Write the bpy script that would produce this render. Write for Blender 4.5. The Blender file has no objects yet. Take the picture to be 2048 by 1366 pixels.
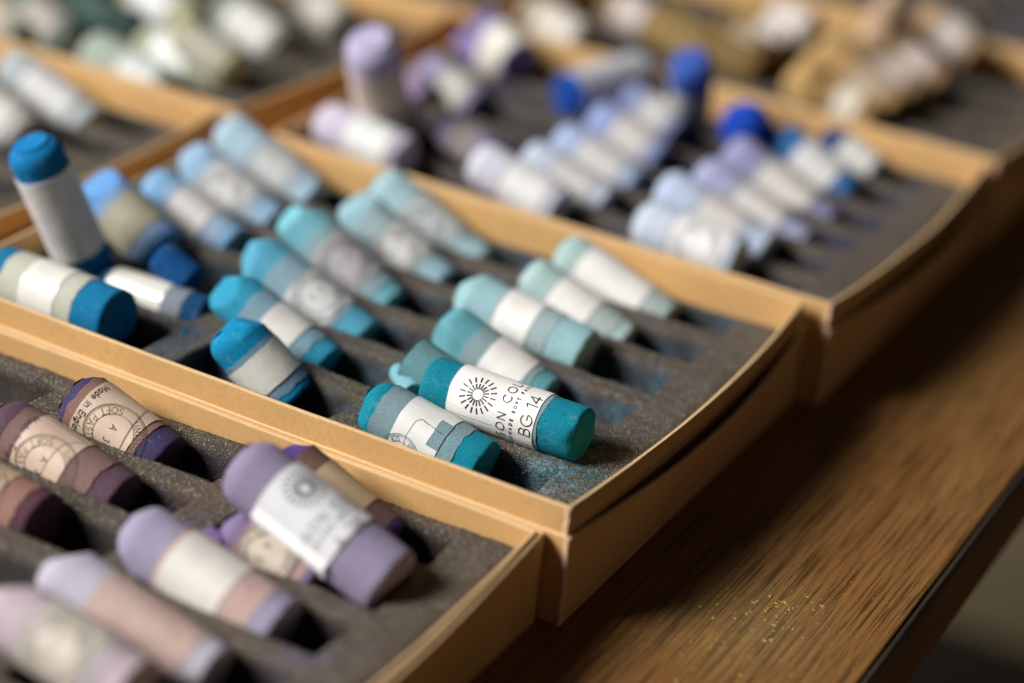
import bpy, math, random
from mathutils import Vector, Matrix, noise
import numpy as np

# ------------------------------------------------------------------ scene, camera, light
scene = bpy.context.scene
PI = math.pi
# one Blender unit is one centimetre
cd = bpy.data.cameras.new('camera'); cam = bpy.data.objects.new('camera', cd)
scene.collection.objects.link(cam); scene.camera = cam
cam.location = (19.6819, -43.5459, 31.9086)
cam.rotation_euler = (1.10651, -0.09294, 0.51261)
cd.sensor_width = 36.0; cd.lens = 76.667
cd.clip_start = 1.0; cd.clip_end = 2000.0
cd.dof.use_dof = True; cd.dof.focus_distance = 59.4; cd.dof.aperture_fstop = 0.0345
cd.dof.aperture_blades = 0

world = bpy.data.worlds.new("World"); scene.world = world; world.use_nodes = True
bg = world.node_tree.nodes['Background']
bg.inputs[0].default_value = (1.0, 0.92, 0.85, 1); bg.inputs[1].default_value = 0.018

def area(name, loc, target, sx, sy, power, col):
    ld = bpy.data.lights.new(name, 'AREA'); ld.shape = 'RECTANGLE'; ld.size = sx; ld.size_y = sy
    ld.energy = power; ld.color = col
    o = bpy.data.objects.new(name, ld); scene.collection.objects.link(o)
    o.location = loc
    o.rotation_euler = (Vector(target) - Vector(loc)).to_track_quat('-Z', 'Y').to_euler()
    return o
WIN = Vector((-0.57, -0.52, 0.60)).normalized()
area('window_light', Vector((-8, 8, 2)) + WIN * 400, (-8, 8, 2), 130, 150, 2800000, (1.0, 0.975, 0.945))
# faint warm bounce from the lit room on the far side of the table
area('room_bounce', (150, -30, 30), (0, 5, 0), 120, 60, 9500, (1.0, 0.78, 0.55))

scene.view_settings.view_transform = 'Standard'
scene.view_settings.look = 'None'; scene.view_settings.exposure = 0.0; scene.view_settings.gamma = 1.0
scene.cycles.max_bounces = 6; scene.cycles.diffuse_bounces = 3

C = scene.collection

# ------------------------------------------------------------------ helpers
def link(name, me, mat=None, parent=None, mats=None):
    o = bpy.data.objects.new(name, me); C.objects.link(o)
    if parent: o.parent = parent
    if mat: me.materials.append(mat)
    if mats:
        for m in mats: me.materials.append(m)
    return o
def mesh(name, verts, faces, smooth=True, sharp=None):
    me = bpy.data.meshes.new(name); me.from_pydata(verts, [], faces); me.update()
    if smooth:
        me.polygons.foreach_set('use_smooth', [True] * len(me.polygons))
        if sharp: me.set_sharp_from_angle(angle=math.radians(sharp))
    return me
def thing(name, label, cat, loc=(0, 0, 0), group=None):
    o = bpy.data.objects.new(name, None); C.objects.link(o); o.location = loc
    o['label'] = label; o['category'] = cat
    if group: o['group'] = group
    o.empty_display_size = 1
    return o

class NT:
    """tiny helper to write node materials"""
    def __init__(self, name):
        self.m = bpy.data.materials.new(name); self.m.use_nodes = True
        self.t = self.m.node_tree; self.b = self.t.nodes['Principled BSDF']
    def n(self, typ, **kw):
        nd = self.t.nodes.new(typ)
        for k, v in kw.items():
            if k == 'props':
                for a, c in v.items(): setattr(nd, a, c)
            else:
                key = int(k[1:]) if k[0] == 'i' and k[1:].isdigit() else k.replace('_', ' ')
                if isinstance(v, tuple) and len(v) == 2 and hasattr(v[0], 'outputs'):
                    self.t.links.new(v[0].outputs[v[1]], nd.inputs[key])
                elif hasattr(v, 'outputs'): self.t.links.new(v.outputs[0], nd.inputs[key])
                else: nd.inputs[key].default_value = v
        return nd
    def set(self, key, v):
        if isinstance(v, tuple) and len(v) == 2 and hasattr(v[0], 'outputs'):
            self.t.links.new(v[0].outputs[v[1]], self.b.inputs[key])
        elif hasattr(v, 'outputs'): self.t.links.new(v.outputs[0], self.b.inputs[key])
        else: self.b.inputs[key].default_value = v
    def coord(self, scale=(1, 1, 1), rot=(0, 0, 0)):
        tc = self.n('ShaderNodeTexCoord')
        mp = self.n('ShaderNodeMapping', Vector=(tc, 3), Scale=scale, Rotation=rot)
        return mp
    def noise(self, vec, scale, detail=3.0, rough=0.55):
        return self.n('ShaderNodeTexNoise', Vector=vec, Scale=scale, Detail=detail, Roughness=rough)
    def ramp(self, fac, a, b, ca=(0, 0, 0, 1), cb=(1, 1, 1, 1)):
        r = self.n('ShaderNodeValToRGB', Fac=fac)
        r.color_ramp.elements[0].position = a; r.color_ramp.elements[1].position = b
        r.color_ramp.elements[0].color = ca; r.color_ramp.elements[1].color = cb
        return r
    def mix(self, fac, a, b, mode='MIX'):
        nd = self.t.nodes.new('ShaderNodeMix'); nd.data_type = 'RGBA'; nd.blend_type = mode
        for idx, v in ((0, fac), (6, a), (7, b)):
            if isinstance(v, tuple) and len(v) == 2 and hasattr(v[0], 'outputs'): self.t.links.new(v[0].outputs[v[1]], nd.inputs[idx])
            elif hasattr(v, 'outputs'):
                out = v.outputs[2] if v.bl_idname == 'ShaderNodeMix' else v.outputs[0]
                self.t.links.new(out, nd.inputs[idx])
            else:
                nd.inputs[idx].default_value = (v if idx == 0 else (tuple(v) + (1,))[:4])
        return (nd, 2)
    def bump(self, h, strength, dist):
        b = self.n('ShaderNodeBump', Height=h, Strength=strength, Distance=dist)
        self.t.links.new(b.outputs[0], self.b.inputs['Normal']); return b
    def math(self, op, a, b=0.0):
        nd = self.t.nodes.new('ShaderNodeMath'); nd.operation = op
        for i, v in enumerate((a, b)):
            if isinstance(v, tuple): self.t.links.new(v[0].outputs[v[1]], nd.inputs[i])
            elif hasattr(v, 'outputs'): self.t.links.new(v.outputs[0], nd.inputs[i])
            else: nd.inputs[i].default_value = v
        return nd

def srgb(*c): return tuple(c)

# ------------------------------------------------------------------ materials
def kraft(name='kraft_card', base=(.63, .37, .145)):
    k = NT(name); co = k.coord()
    big = k.noise(co, .35, 3); fib = k.noise(k.coord((1, 1, 1)), 9, 5, .7); sm = k.noise(co, 45, 2, .7)
    a = k.mix(k.ramp(big, .35, .65), tuple(x * .90 for x in base), tuple(x * 1.07 for x in base))
    b = k.mix(k.ramp(fib, .35, .75), a, tuple(x * .80 for x in base)); 
    b = k.mix(k.ramp(sm, .62, .72), b, (.72, .48, .22))
    smu = k.ramp(k.noise(co, .8, 4, .6), .63, .76)
    b = k.mix(k.math('MULTIPLY', smu, .35), b, (.36, .2, .2))
    k.set('Base Color', b); k.set('Roughness', .62); k.set('Specular IOR Level', .35)
    k.bump(k.math('ADD', fib, k.math('MULTIPLY', sm, .6)), .25, .02)
    return k.m
M_KRAFT = kraft()
M_RIM = kraft('card_edge_highlight', (.76, .52, .27))  # rim tops: highlight along the edge put into a paler card colour
M_SEAM = kraft('card_seam', (.72, .47, .31))

def foam(name, dust, dust2, amount=.5, spots=()):
    k = NT(name); co = k.coord()
    vor = k.n('ShaderNodeTexVoronoi', Vector=co, Scale=13.0, props={'feature': 'DISTANCE_TO_EDGE'})
    vor2 = k.n('ShaderNodeTexVoronoi', Vector=co, Scale=17.0, props={'feature': 'F1'})
    web = k.ramp(vor, .02, .16, (1, 1, 1, 1), (0, 0, 0, 1))
    pat = k.noise(co, .5, 4, .6)
    base = k.mix(k.ramp(pat, .35, .7), (.052, .039, .027), (.112, .085, .059))
    base = k.mix(k.math('MULTIPLY', web, .75), base, (.29, .235, .175))
    sepc = k.n('ShaderNodeSeparateColor'); k.t.links.new(vor2.outputs[1], sepc.inputs[0])
    glint = k.math('MULTIPLY', k.ramp((vor2, 0), .22, .42, (1, 1, 1, 1), (0, 0, 0, 1)), k.ramp((sepc, 0), .55, .75))
    base = k.mix(k.math('MULTIPLY', glint, .8), base, (.75, .72, .68))
    # pigment dust, mostly caught on the floors and sides of the slots, over painted slot shade
    sep = k.n('ShaderNodeSeparateXYZ', Vector=(co, 0))
    low = k.n('ShaderNodeMapRange', Value=(sep, 2)); low.inputs[1].default_value = 0.0; low.inputs[2].default_value = -.45
    low.inputs[3].default_value = .22; low.inputs[4].default_value = 1.0
    blot = k.ramp(k.noise(co, 1.3, 5, .65), .42, .66)
    fac = k.math('MULTIPLY', k.math('MULTIPLY', blot, low), amount)
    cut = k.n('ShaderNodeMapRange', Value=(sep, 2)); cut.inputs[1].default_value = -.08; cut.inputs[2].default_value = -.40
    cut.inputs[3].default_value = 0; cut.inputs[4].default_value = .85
    base = k.mix(cut, base, tuple(.12 * q + .010 for q in dust2))  # shade inside the slots put into the foam colour
    dcol = k.mix(k.ramp(k.noise(co, .6, 2), .4, .6), dust, dust2)
    base = k.mix(fac, base, dcol)
    for (x, y, rad, col, st) in spots:
        d = k.n('ShaderNodeVectorMath', props={'operation': 'DISTANCE'})
        k.t.links.new(co.outputs[0], d.inputs[0]); d.inputs[1].default_value = (x, y, -.05)
        near = k.n('ShaderNodeMapRange', Value=(d, 1)); near.inputs[1].default_value = rad; near.inputs[2].default_value = rad * .2
        sp = k.ramp(k.math('MULTIPLY', near, k.ramp(k.noise(co, 3.2, 5, .7), .40, .62)), .1, .7)
        base = k.mix(k.math('MULTIPLY', sp, st), base, col)
    k.set('Base Color', base); k.set('Roughness', .55); k.set('Specular IOR Level', .45)
    h = k.math('ADD', k.math('MULTIPLY', web, .7), k.math('MULTIPLY', k.noise(co, 30, 2), .8))
    k.bump(h, 1.0, .06)
    return k.m

def chalk(name, col):
    k = NT(name); co = k.coord()
    n1 = k.noise(co, 1.6, 4, .6); n2 = k.noise(co, 26, 3, .7); n3 = k.noise(co, 7, 4, .6)
    lift = tuple(min(1, c * .82 + .075) for c in col)
    a = k.mix(k.ramp(n1, .35, .7), tuple(c * .92 for c in col), col)
    a = k.mix(k.math('MULTIPLY', k.ramp(n2, .50, .70), .5), a, lift)
    n4 = k.noise(k.coord((.7, 1, 1)), 3.2, 6, .75)
    a = k.mix(k.math('MULTIPLY', k.ramp(n4, .56, .70), .35), a, tuple(min(1, c * .6 + .26) for c in col))
    pit = k.ramp(n3, .31, .36, (1, 1, 1, 1), (0, 0, 0, 1))
    a = k.mix(k.math('MULTIPLY', pit, .55), a, tuple(c * .55 for c in col))
    k.set('Base Color', a); k.set('Roughness', .92); k.set('Specular IOR Level', .2)
    h = k.math('SUBTRACT', k.math('ADD', k.math('MULTIPLY', n2, .8), k.math('MULTIPLY', n3, .5)), k.math('MULTIPLY', pit, .5))
    k.bump(h, .9, .04)
    return k.m

def sleeve_mat(name, col, dust, DM=.5):
    """thin paper sleeve rubbed with the pigment of its stick"""
    k = NT(name); co = k.coord()
    n1 = k.noise(co, 1.5, 4, .65); n2 = k.noise(co, 24, 3, .75); lay = k.noise(k.coord((.25, 1, 1)), 14, 3, .6)
    f = k.math('MULTIPLY', k.ramp(n1, .3, .7), k.ramp(n2, .3, .65))
    a = k.mix(f, tuple(.92 * c for c in col), tuple((1 - DM) * c + DM * d for c, d in zip(col, dust)))
    a = k.mix(k.math('MULTIPLY', k.ramp(k.noise(co, 30, 2, .8), .52, .62), .4), a, tuple(min(.9, 1.5 * c + .06) for c in col))
    a = k.mix(k.math('MULTIPLY', k.ramp(lay, .5, .8), .25), a, tuple(c * .6 for c in col))
    k.set('Base Color', a); k.set('Roughness', .8); k.set('Specular IOR Level', .25)
    k.bump(k.math('ADD', k.math('ADD', n2, k.math('MULTIPLY', lay, .6)), k.math('MULTIPLY', n1, 3.0)), .5, .03)
    return k.m

def label_mat(name, col, rough, stain=(.5, .42, .36), amt=.3):
    k = NT(name); co = k.coord()
    n1 = k.noise(co, 1.1, 4, .6); n2 = k.noise(co, 13, 3, .7); n3 = k.noise(co, 50, 2, .7)
    a = k.mix(k.math('MULTIPLY', k.ramp(n1, .42, .75), amt), col, tuple(.5 * (c + s) for c, s in zip(col, stain)))
    a = k.mix(k.math('MULTIPLY', k.ramp(n2, .64, .74), amt * .7), a, stain)
    k.set('Base Color', a); k.set('Roughness', rough); k.set('Specular IOR Level', .5)
    k.bump(k.math('ADD', k.math('ADD', n1, k.math('MULTIPLY', n3, .08)), k.math('MULTIPLY', k.noise(k.coord((.5, 1.2, 1.2)), 3.5, 3, .6), .8)), .35, .06)
    return k.m
def flat_mat(name, col, rough=.7):
    k = NT(name); k.set('Base Color', col + (1,)); k.set('Roughness', rough); 
    n = k.noise(k.coord(), 30, 2); k.bump(n, .1, .01); return k.m
M_INK = flat_mat('black_ink', (.018, .018, .024), .5)
M_OLDINK = flat_mat('brown_ink', (.045, .03, .028), .6)
M_GREYINK = flat_mat('grey_ink', (.09, .08, .075), .6)
M_FADEDINK = flat_mat('faded_ink', (.22, .21, .215), .7)
M_PALEINK = flat_mat('pale_letter_fill', (.40, .31, .25), .7)
M_TEARLINE = flat_mat('torn_paper_edge', (.10, .09, .09), .8)

def wood(name, light, dark, rough=.45, dust=False, pore=1.0):
    k = NT(name)
    tc = k.coord((1, 1, 1))
    st = k.coord((1.0, .010, 1.0)); st2 = k.coord((1.0, .016, 1.0))
    wob = k.noise(k.coord((.25, .03, .25)), 1.0, 3)
    streak = k.noise(st, 4.2, 6, .72); fine = k.noise(st, 13, 4, .7); pores = k.noise(st2, 15, 3, .7)
    big = k.noise(k.coord((.5, .12, .5)), .5, 3)
    a = k.mix(k.ramp(streak, .25, .60), dark, light)
    a = k.mix(k.math('MULTIPLY', k.ramp(big, .4, .65), .5), a, tuple(x * y for x, y in zip(light, (.95, .72, .5))))
    a = k.mix(k.math('MULTIPLY', k.ramp(fine, .5, .7), .45), a, tuple(x * .35 for x in dark))
    pr = k.ramp(pores, .505, .58)
    a = k.mix(k.math('MULTIPLY', pr, .75 * pore), a, tuple(x * .18 for x in dark))
    h = k.math('SUBTRACT', k.math('MULTIPLY', fine, .5), pr)
    if dust:
        d = k.n('ShaderNodeVectorMath', props={'operation': 'DISTANCE'})
        k.t.links.new(tc.outputs[0], d.inputs[0]); d.inputs[1].default_value = (4.3, 3.0, 0)
        near = k.n('ShaderNodeMapRange', Value=(d, 1)); near.inputs[1].default_value = 3.6; near.inputs[2].default_value = .4
        sp = k.ramp(k.noise(k.coord((1.6, 1, 1)), 2.6, 6, .75), .53, .60)
        sp2 = k.ramp(k.noise(tc, 1.1, 2), .5, .62)
        f = k.math('MULTIPLY', k.math('MULTIPLY', sp, near), k.math('SUBTRACT', 1.0, pr))
        a = k.mix(k.math('MULTIPLY', f, .22), a, (.58, .42, .05))
        hz = k.math('MULTIPLY', near, .16)
        a = k.mix(hz, a, (.34, .28, .16))
        wd = k.ramp(k.noise(tc, 9, 3, .7), .73, .76)
        a = k.mix(k.math('MULTIPLY', wd, .5), a, (.5, .45, .38))
    k.set('Base Color', a); k.set('Roughness', rough); k.set('Specular IOR Level', .35)
    k.bump(h, .4, .03)
    return k.m
M_TABLE = wood('worn_oak_top', (.275, .138, .044), (.160, .078, .026), .42, True)
M_EDGE = wood('dark_lacquer_edge', (.36, .18, .07), (.13, .065, .03), .38, False, .4)
M_LIP = wood('worn_black_lip', (.17, .13, .11), (.08, .06, .05), .30, False, .5)
M_FLOOR = wood('dark_floor_boards', (.03, .024, .018), (.012, .010, .008), .6)

# ------------------------------------------------------------------ table and floor
def extrude_y(prof, y0, y1, n=1, close=True):
    vs, fs = [], []; m = len(prof)
    for j in range(n + 1):
        y = y0 + (y1 - y0) * j / n
        vs += [(x, y, z) for x, z in prof]
    for j in range(n):
        for i in range(m if close else m - 1):
            a = j * m + i; b = j * m + (i + 1) % m
            fs.append((a, b, b + m, a + m))
    fs.append(tuple(range(m))[::-1] if True else ()); fs.append(tuple(n * m + i for i in range(m)))
    return vs, fs
EX = 7.40
tbl = thing('table', 'old oak table with worn grain and yellow pigment flecks, dark rounded edge at lower right', 'table')
v, f = extrude_y([(-60, 0), (EX - .06, 0), (EX - .01, -.03), (EX, -.09), (EX, -2.0), (-60, -2.0)], -45, 64)
link('table_top', mesh('table_top', v, f, False), M_TABLE, tbl)
lip = [(EX + .012, -.09)]
for i in range(9):
    a = PI * .5 - i / 8 * PI; lip.append((EX + .012 + (.20 * math.cos(a)) , -.30 + .20 * math.sin(a)))
lip += [(EX + .012, -.52)]
v, f = extrude_y(lip, -45, 64)
link('edge_bead', mesh('edge_bead', v, f, True, 50), M_LIP, tbl)
v, f = extrude_y([(EX + .012, -.53), (EX + .10, -.54), (EX + .16, -.60), (EX + .32, -2.2), (EX + .2, -2.4), (EX + .012, -2.4)], -45, 64)
link('edge_band', mesh('edge_band', v, f, False), M_EDGE, tbl)
for (lx, ly) in ((1, 16), (1, -38), (-55, 16), (-55, -38)):
    pv = [(lx - 3.5, ly - 3.5), (lx + 3.5, ly - 3.5), (lx + 3.5, ly + 3.5), (lx - 3.5, ly + 3.5)]
    vs = [(x, y, -2.02) for x, y in pv] + [(lx + (x - lx) * .6, ly + (y - ly) * .6, -69.9) for x, y in pv]
    link('leg', mesh('leg', vs, [(0, 1, 5, 4), (1, 2, 6, 5), (2, 3, 7, 6), (3, 0, 4, 7), (3, 2, 1, 0), (4, 5, 6, 7)], False), M_EDGE, tbl)
fl = link('floor', mesh('floor', [(-400, -300, -70), (400, -300, -70), (400, 600, -70), (-400, 600, -70)], [(0, 1, 2, 3)], False), M_FLOOR)
fl['kind'] = 'structure'
k = NT('beige_light_patch'); n = k.noise(k.coord(), .5, 4); k.set('Base Color', k.mix(k.ramp(n, .3, .7), (.13, .10, .05), (.18, .14, .075))); k.set('Roughness', .95)  # added floor slab: its beige colour stands in for a patch of light
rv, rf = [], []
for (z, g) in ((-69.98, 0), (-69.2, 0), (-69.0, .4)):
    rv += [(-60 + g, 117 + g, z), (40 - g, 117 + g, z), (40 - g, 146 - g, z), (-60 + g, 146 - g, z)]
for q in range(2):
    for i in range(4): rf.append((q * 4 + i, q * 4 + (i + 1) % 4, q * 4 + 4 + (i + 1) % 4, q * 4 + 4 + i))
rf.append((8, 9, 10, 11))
floor_light_patch = link('floor_light_patch', mesh('floor_light_patch', rv, rf, False), k.m)
floor_light_patch['label'] = 'beige slab painted as a light patch on the dark floor, blurred at the right edge'; floor_light_patch['category'] = 'floor_light_patch'

# ------------------------------------------------------------------ boxes
HO = 2.69
def wall_path(x0, y0, x1, y1, bows, rc=.14, n=16):
    """closed outline, counter-clockwise; returns (x, y, nx, ny, bow) for each point"""
    out = []
    cs = [(x1, y0), (x1, y1), (x0, y1), (x0, y0)]
    dirs = [(0, 1), (-1, 0), (0, -1), (1, 0)]; nrm = [(1, 0), (0, 1), (-1, 0), (0, -1)]
    for s in range(4):
        cx, cy = cs[s]; dx, dy = dirs[s]; nx, ny = nrm[s]
        px, py = nrm[s - 1]
        # rounded corner between side s-1 and s
        ccx = cx - rc * nx - rc * px; ccy = cy - rc * ny - rc * py
        for j in range(3):
            a = (j + .5) / 3 * PI / 2
            ux = px * math.cos(a) + nx * math.sin(a); uy = py * math.cos(a) + ny * math.sin(a)
            out.append((ccx + rc * ux, ccy + rc * uy, ux, uy, 0))
        nxt = cs[(s + 1) % 4]
        ln = math.hypot(nxt[0] - cx, nxt[1] - cy) - 2 * rc
        for j in range(n + 1):
            t = j / n
            out.append((cx + dx * (rc + ln * t), cy + dy * (rc + ln * t), nx, ny, bows[s] * math.sin(PI * t) ** .9))
    return out
def box_shell(x0, y0, x1, y1, z0, z1, th, bows, seed, thin=False):
    path = wall_path(x0, y0, x1, y1, bows)
    H = z1 - z0; e = .035
    prof = [(0, 0), (0, H * .5), (0, H - e * 2), (e * .35, H - e * .7), (e, H), (th - e, H), (th - e * .3, H - e), (th, H - e * 2.4), (th, H * .5), (th, .12)]
    vs, fs = [], []; m = len(prof); N = len(path)
    for i, (x, y, nx, ny, b) in enumerate(path):
        for (o, h) in prof:
            k = (h / H)
            w = .018 * noise.noise(Vector((x * .35 + seed, y * .35, h * .5))) * k + .006 * noise.noise(Vector((x * 2, y * 2 + seed, h)))
            d = b * k - o + w * 1.6
            zz = z0 + h + (.03 * noise.noise(Vector((x * .22, y * .22, seed))) * k)
            vs.append((x + nx * d, y + ny * d, zz))
    for i in range(N):
        for j in range(m - 1):
            a = i * m + j; b = ((i + 1) % N) * m + j
            fs.append((a, b, b + 1, a + 1))
    # floor sheet
    bot = [i * m + m - 1 for i in range(N)]
    fs.append(tuple(bot))
    me = mesh('box_shell', vs, fs, True, 40)
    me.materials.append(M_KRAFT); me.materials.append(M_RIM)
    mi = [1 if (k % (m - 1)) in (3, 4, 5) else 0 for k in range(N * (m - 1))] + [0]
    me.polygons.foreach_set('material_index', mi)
    return me
def seam(x, y, z0, z1, parent):
    """folded paper turn-in standing proud on the near right corner"""
    w = .075; vs = []
    for i in range(9):
        z = z0 + (z1 - z0) * i / 8; q = .012 * math.sin(i * 2.3)
        c = (x + q, y + q)
        for (a, b) in ((-.26, -.02), (-.12, -.075), (.03, -.07), (.075, .0), (.03, .13), (-.15, .12)):
            vs.append((c[0] + a * .55, c[1] + b * .8, z))
    fs = []
    for i in range(8):
        for j in range(6): a = i * 6 + j; b = i * 6 + (j + 1) % 6; fs.append((a, b, b + 6, a + 6))
    fs.append((5, 4, 3, 2, 1, 0)); fs.append(tuple(48 + j for j in range(6)))
    link('corner_seam', mesh('corner_seam', vs, fs, True, 40), M_SEAM, parent)

def sm(a, b, x): 
    t = np.clip((x - a) / (b - a), 0, 1); return t * t * (3 - 2 * t)
def foam_mesh(x0, y0, x1, y1, ztop, cols, rows, hw=.80, depth=1.45, res=.13, seed=0, zb=.3):
    nx = int((x1 - x0) / res); ny = int((y1 - y0) / res)
    X = np.linspace(x0, x1, nx); Y = np.linspace(y0, y1, ny)
    gx, gy = np.meshgrid(X, Y)
    wob = .10 * np.sin(gx * 1.7 + seed) * np.sin(gy * 2.3 + 1.3 * seed) + .05 * np.sin(gx * 4.1 + gy * 1.2)
    d = np.zeros_like(gx)
    for (a, b) in cols:
        for r in rows:
            ex = sm(a, a + .09, gx + wob * .6) * (1 - sm(b - .09, b, gx + wob * .5))
            ey = sm(r - hw - .08, r - hw + .08, gy + wob * .45) * (1 - sm(r + hw - .08, r + hw + .08, gy + wob * .45))
            rnd = 1 - .28 * np.clip(np.abs(gy - r) / hw, 0, 1) ** 2.2
            d = np.maximum(d, ex * ey * rnd)
    z = ztop - depth * d
    z += .05 * np.sin(gx * .8 + seed) * np.cos(gy * .7 + seed) * (1 - d)
    rs = np.random.RandomState(seed + 5)
    z += .010 * rs.randn(*z.shape)
    # pillowed edge next to the box wall
    ed = np.minimum(np.minimum(gx - x0, x1 - gx), np.minimum(gy - y0, y1 - gy))
    z -= .16 * (1 - sm(0, .35, ed))
    V = np.stack([gx.ravel(), gy.ravel(), z.ravel()], 1)
    idx = np.arange(nx * ny).reshape(ny, nx)
    F = np.stack([idx[:-1, :-1].ravel(), idx[:-1, 1:].ravel(), idx[1:, 1:].ravel(), idx[1:, :-1].ravel()], 1)
    loop = list(idx[0, :]) + list(idx[1:, -1]) + list(idx[-1, -2::-1]) + list(idx[-2:0:-1, 0])
    base = len(V); sk = V[loop].copy(); sk[:, 2] = zb
    V = np.vstack([V, sk]); n = len(loop)
    S = [(loop[(i + 1) % n], loop[i], base + i, base + (i + 1) % n) for i in range(n)]
    faces = F.tolist() + [tuple(int(q) for q in s) for s in S] + [tuple(range(base + n - 1, base - 1, -1))]
    return V, faces
def pastel_box(name, label, xr, y0, W, D, h, foam_drop, mfoam, seed, bow=(.46, .12, .2, .08), obow=(.72, .06, .2, .03), res=.13, z_in=.3, row_off=1.4):
    t = thing('pastel_box', label, 'box', (xr, y0, 0), 'kraft boxes of pastel sticks standing side by side on the table')
    # children in coordinates relative to the near right corner of the outer box
    link('outer_box', box_shell(-W, 0, 0, D, .004, HO, .17, obow, seed), None, t)
    g = .17 + .035
    ztop = HO + h
    link('inner_tray', box_shell(-W + g, .10 if h < .5 else .10, -.12, D - g, z_in, ztop, .15, bow, seed + 3), None, t)
    seam(-.02, .02, .02, HO - .03, t); seam(-.135, .115, HO - .6, ztop - .02, t)
    fx1 = -.12 - .2; fx0 = -W + g + .2; fy0 = .10 + .2; fy1 = D - g - .2
    cols = [(fx1 - 1.6 - 5.3, fx1 - 1.6), (fx1 - 1.6 - 5.3 * 2 - 1.25, fx1 - 1.6 - 5.3 - 1.25), (fx1 - 1.6 - 5.3 * 3 - 2.5, fx1 - 1.6 - 10.6 - 2.5)]
    rows = [D - row_off - 2.43 * i for i in range(6) if D - row_off - 2.43 * i > 1]
    zt = ztop - foam_drop
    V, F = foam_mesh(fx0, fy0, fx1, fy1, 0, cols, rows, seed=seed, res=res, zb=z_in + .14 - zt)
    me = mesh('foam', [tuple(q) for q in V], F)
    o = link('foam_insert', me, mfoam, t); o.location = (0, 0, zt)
    return t
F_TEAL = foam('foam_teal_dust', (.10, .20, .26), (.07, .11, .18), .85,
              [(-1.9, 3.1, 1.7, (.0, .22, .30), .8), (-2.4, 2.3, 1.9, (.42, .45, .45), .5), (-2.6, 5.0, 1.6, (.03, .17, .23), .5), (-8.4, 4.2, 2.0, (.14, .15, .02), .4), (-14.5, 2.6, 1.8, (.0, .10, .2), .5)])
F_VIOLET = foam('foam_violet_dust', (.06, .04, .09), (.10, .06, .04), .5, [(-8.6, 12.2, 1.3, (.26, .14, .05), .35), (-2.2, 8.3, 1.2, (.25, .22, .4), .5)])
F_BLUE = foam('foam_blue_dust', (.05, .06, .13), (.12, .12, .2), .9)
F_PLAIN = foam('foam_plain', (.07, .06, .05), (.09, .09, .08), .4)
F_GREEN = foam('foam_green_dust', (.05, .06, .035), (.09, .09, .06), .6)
pastel_box('b', 'kraft box of teal and blue pastel sticks in the centre of the picture', 0, 0, 21.56, 15.994, .81, .95, F_TEAL, 1, res=.075)
pastel_box('b', 'kraft box of violet and plum pastel sticks at the lower left, nearest the camera', -.64, -16.1, 21.56, 16.02, .10, .50, F_VIOLET, 2, bow=(.30, .02, .2, .08), obow=(.34, 0, .2, .03), res=.09, row_off=1.9)
pastel_box('b', 'kraft box of white, periwinkle and ultramarine sticks, directly behind the teal box', .748, 16.06, 21.56, 16.0, .81, .95, F_BLUE, 3, bow=(.5, .14, .2, .10), obow=(.8, .05, .2, .02))
pastel_box('b', 'kraft box of ochre and brown sticks behind the blue box at the upper right', .95, 32.15, 21.56, 13.6, .81, .95, F_PLAIN, 4)
pastel_box('b', 'nearly hidden kraft box at the top right corner behind the brown sticks', 1.2, 45.85, 21.56, 15.9, .81, .95, F_BLUE, 5, res=.2)
pastel_box('b', 'kraft box of pale grey and white sticks at the left edge of the picture', -23.05, 1.0, 21.56, 15.9, .81, .95, F_PLAIN, 6)
pastel_box('b', 'kraft box of green and sage sticks at the upper left', -22.75, 17.0, 21.56, 15.9, .81, .95, F_GREEN, 7)
pastel_box('b', 'kraft box seen only as a rim at the very top, behind the green box', -22.1, 33.0, 21.56, 15.9, .81, .95, F_PLAIN, 8, res=.2)

# ------------------------------------------------------------------ pastel sticks
def basis(a, b, face=None):
    ax = (b - a).normalized()
    tw = (Vector((19.68, -43.55, 31.9)) - (a + b) / 2) if face is None else Vector(face)
    z = (tw - ax * tw.dot(ax)).normalized(); y = z.cross(ax)
    m = Matrix((ax, y, z)).transposed().to_4x4(); m.translation = a
    return m
def rim_profile(L, r, rh, rt, n):
    """(x, radius) stations from head tip to tail"""
    st = [(0, 0), (0, r * .3), (0, r * .6), (.015, r - rh * 1.3)]
    for j in range(1, 5): a = j / 4 * PI / 2; st.append((rh * (1 - math.sin(a)) * 1.0, 0))
    out = [(0.0, 0.0), (0.0, r * .35), (0.01, r * .65)]
    for j in range(6):
        a = j / 5 * PI / 2; out.append((rh * (1 - math.sin(a)), r - rh * (1 - math.cos(PI / 2 - a)) if False else r - rh + rh * math.sin(a)))
    out = [(0.0, 0.0), (0.0, r * .35), (0.0, r * .65)]
    for j in range(6):
        a = j / 5 * PI / 2; out.append((rh - rh * math.cos(a), r - rh + rh * math.sin(a)))
    for j in range(1, n): out.append((rh + (L - rh - rt) * j / n, r))
    for j in range(6):
        a = j / 5 * PI / 2; out.append((L - rt + rt * math.sin(a), r - rt + rt * math.cos(a)))
    out += [(L, r * .6), (L, r * .3), (L, 0.0)]
    return out
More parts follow.
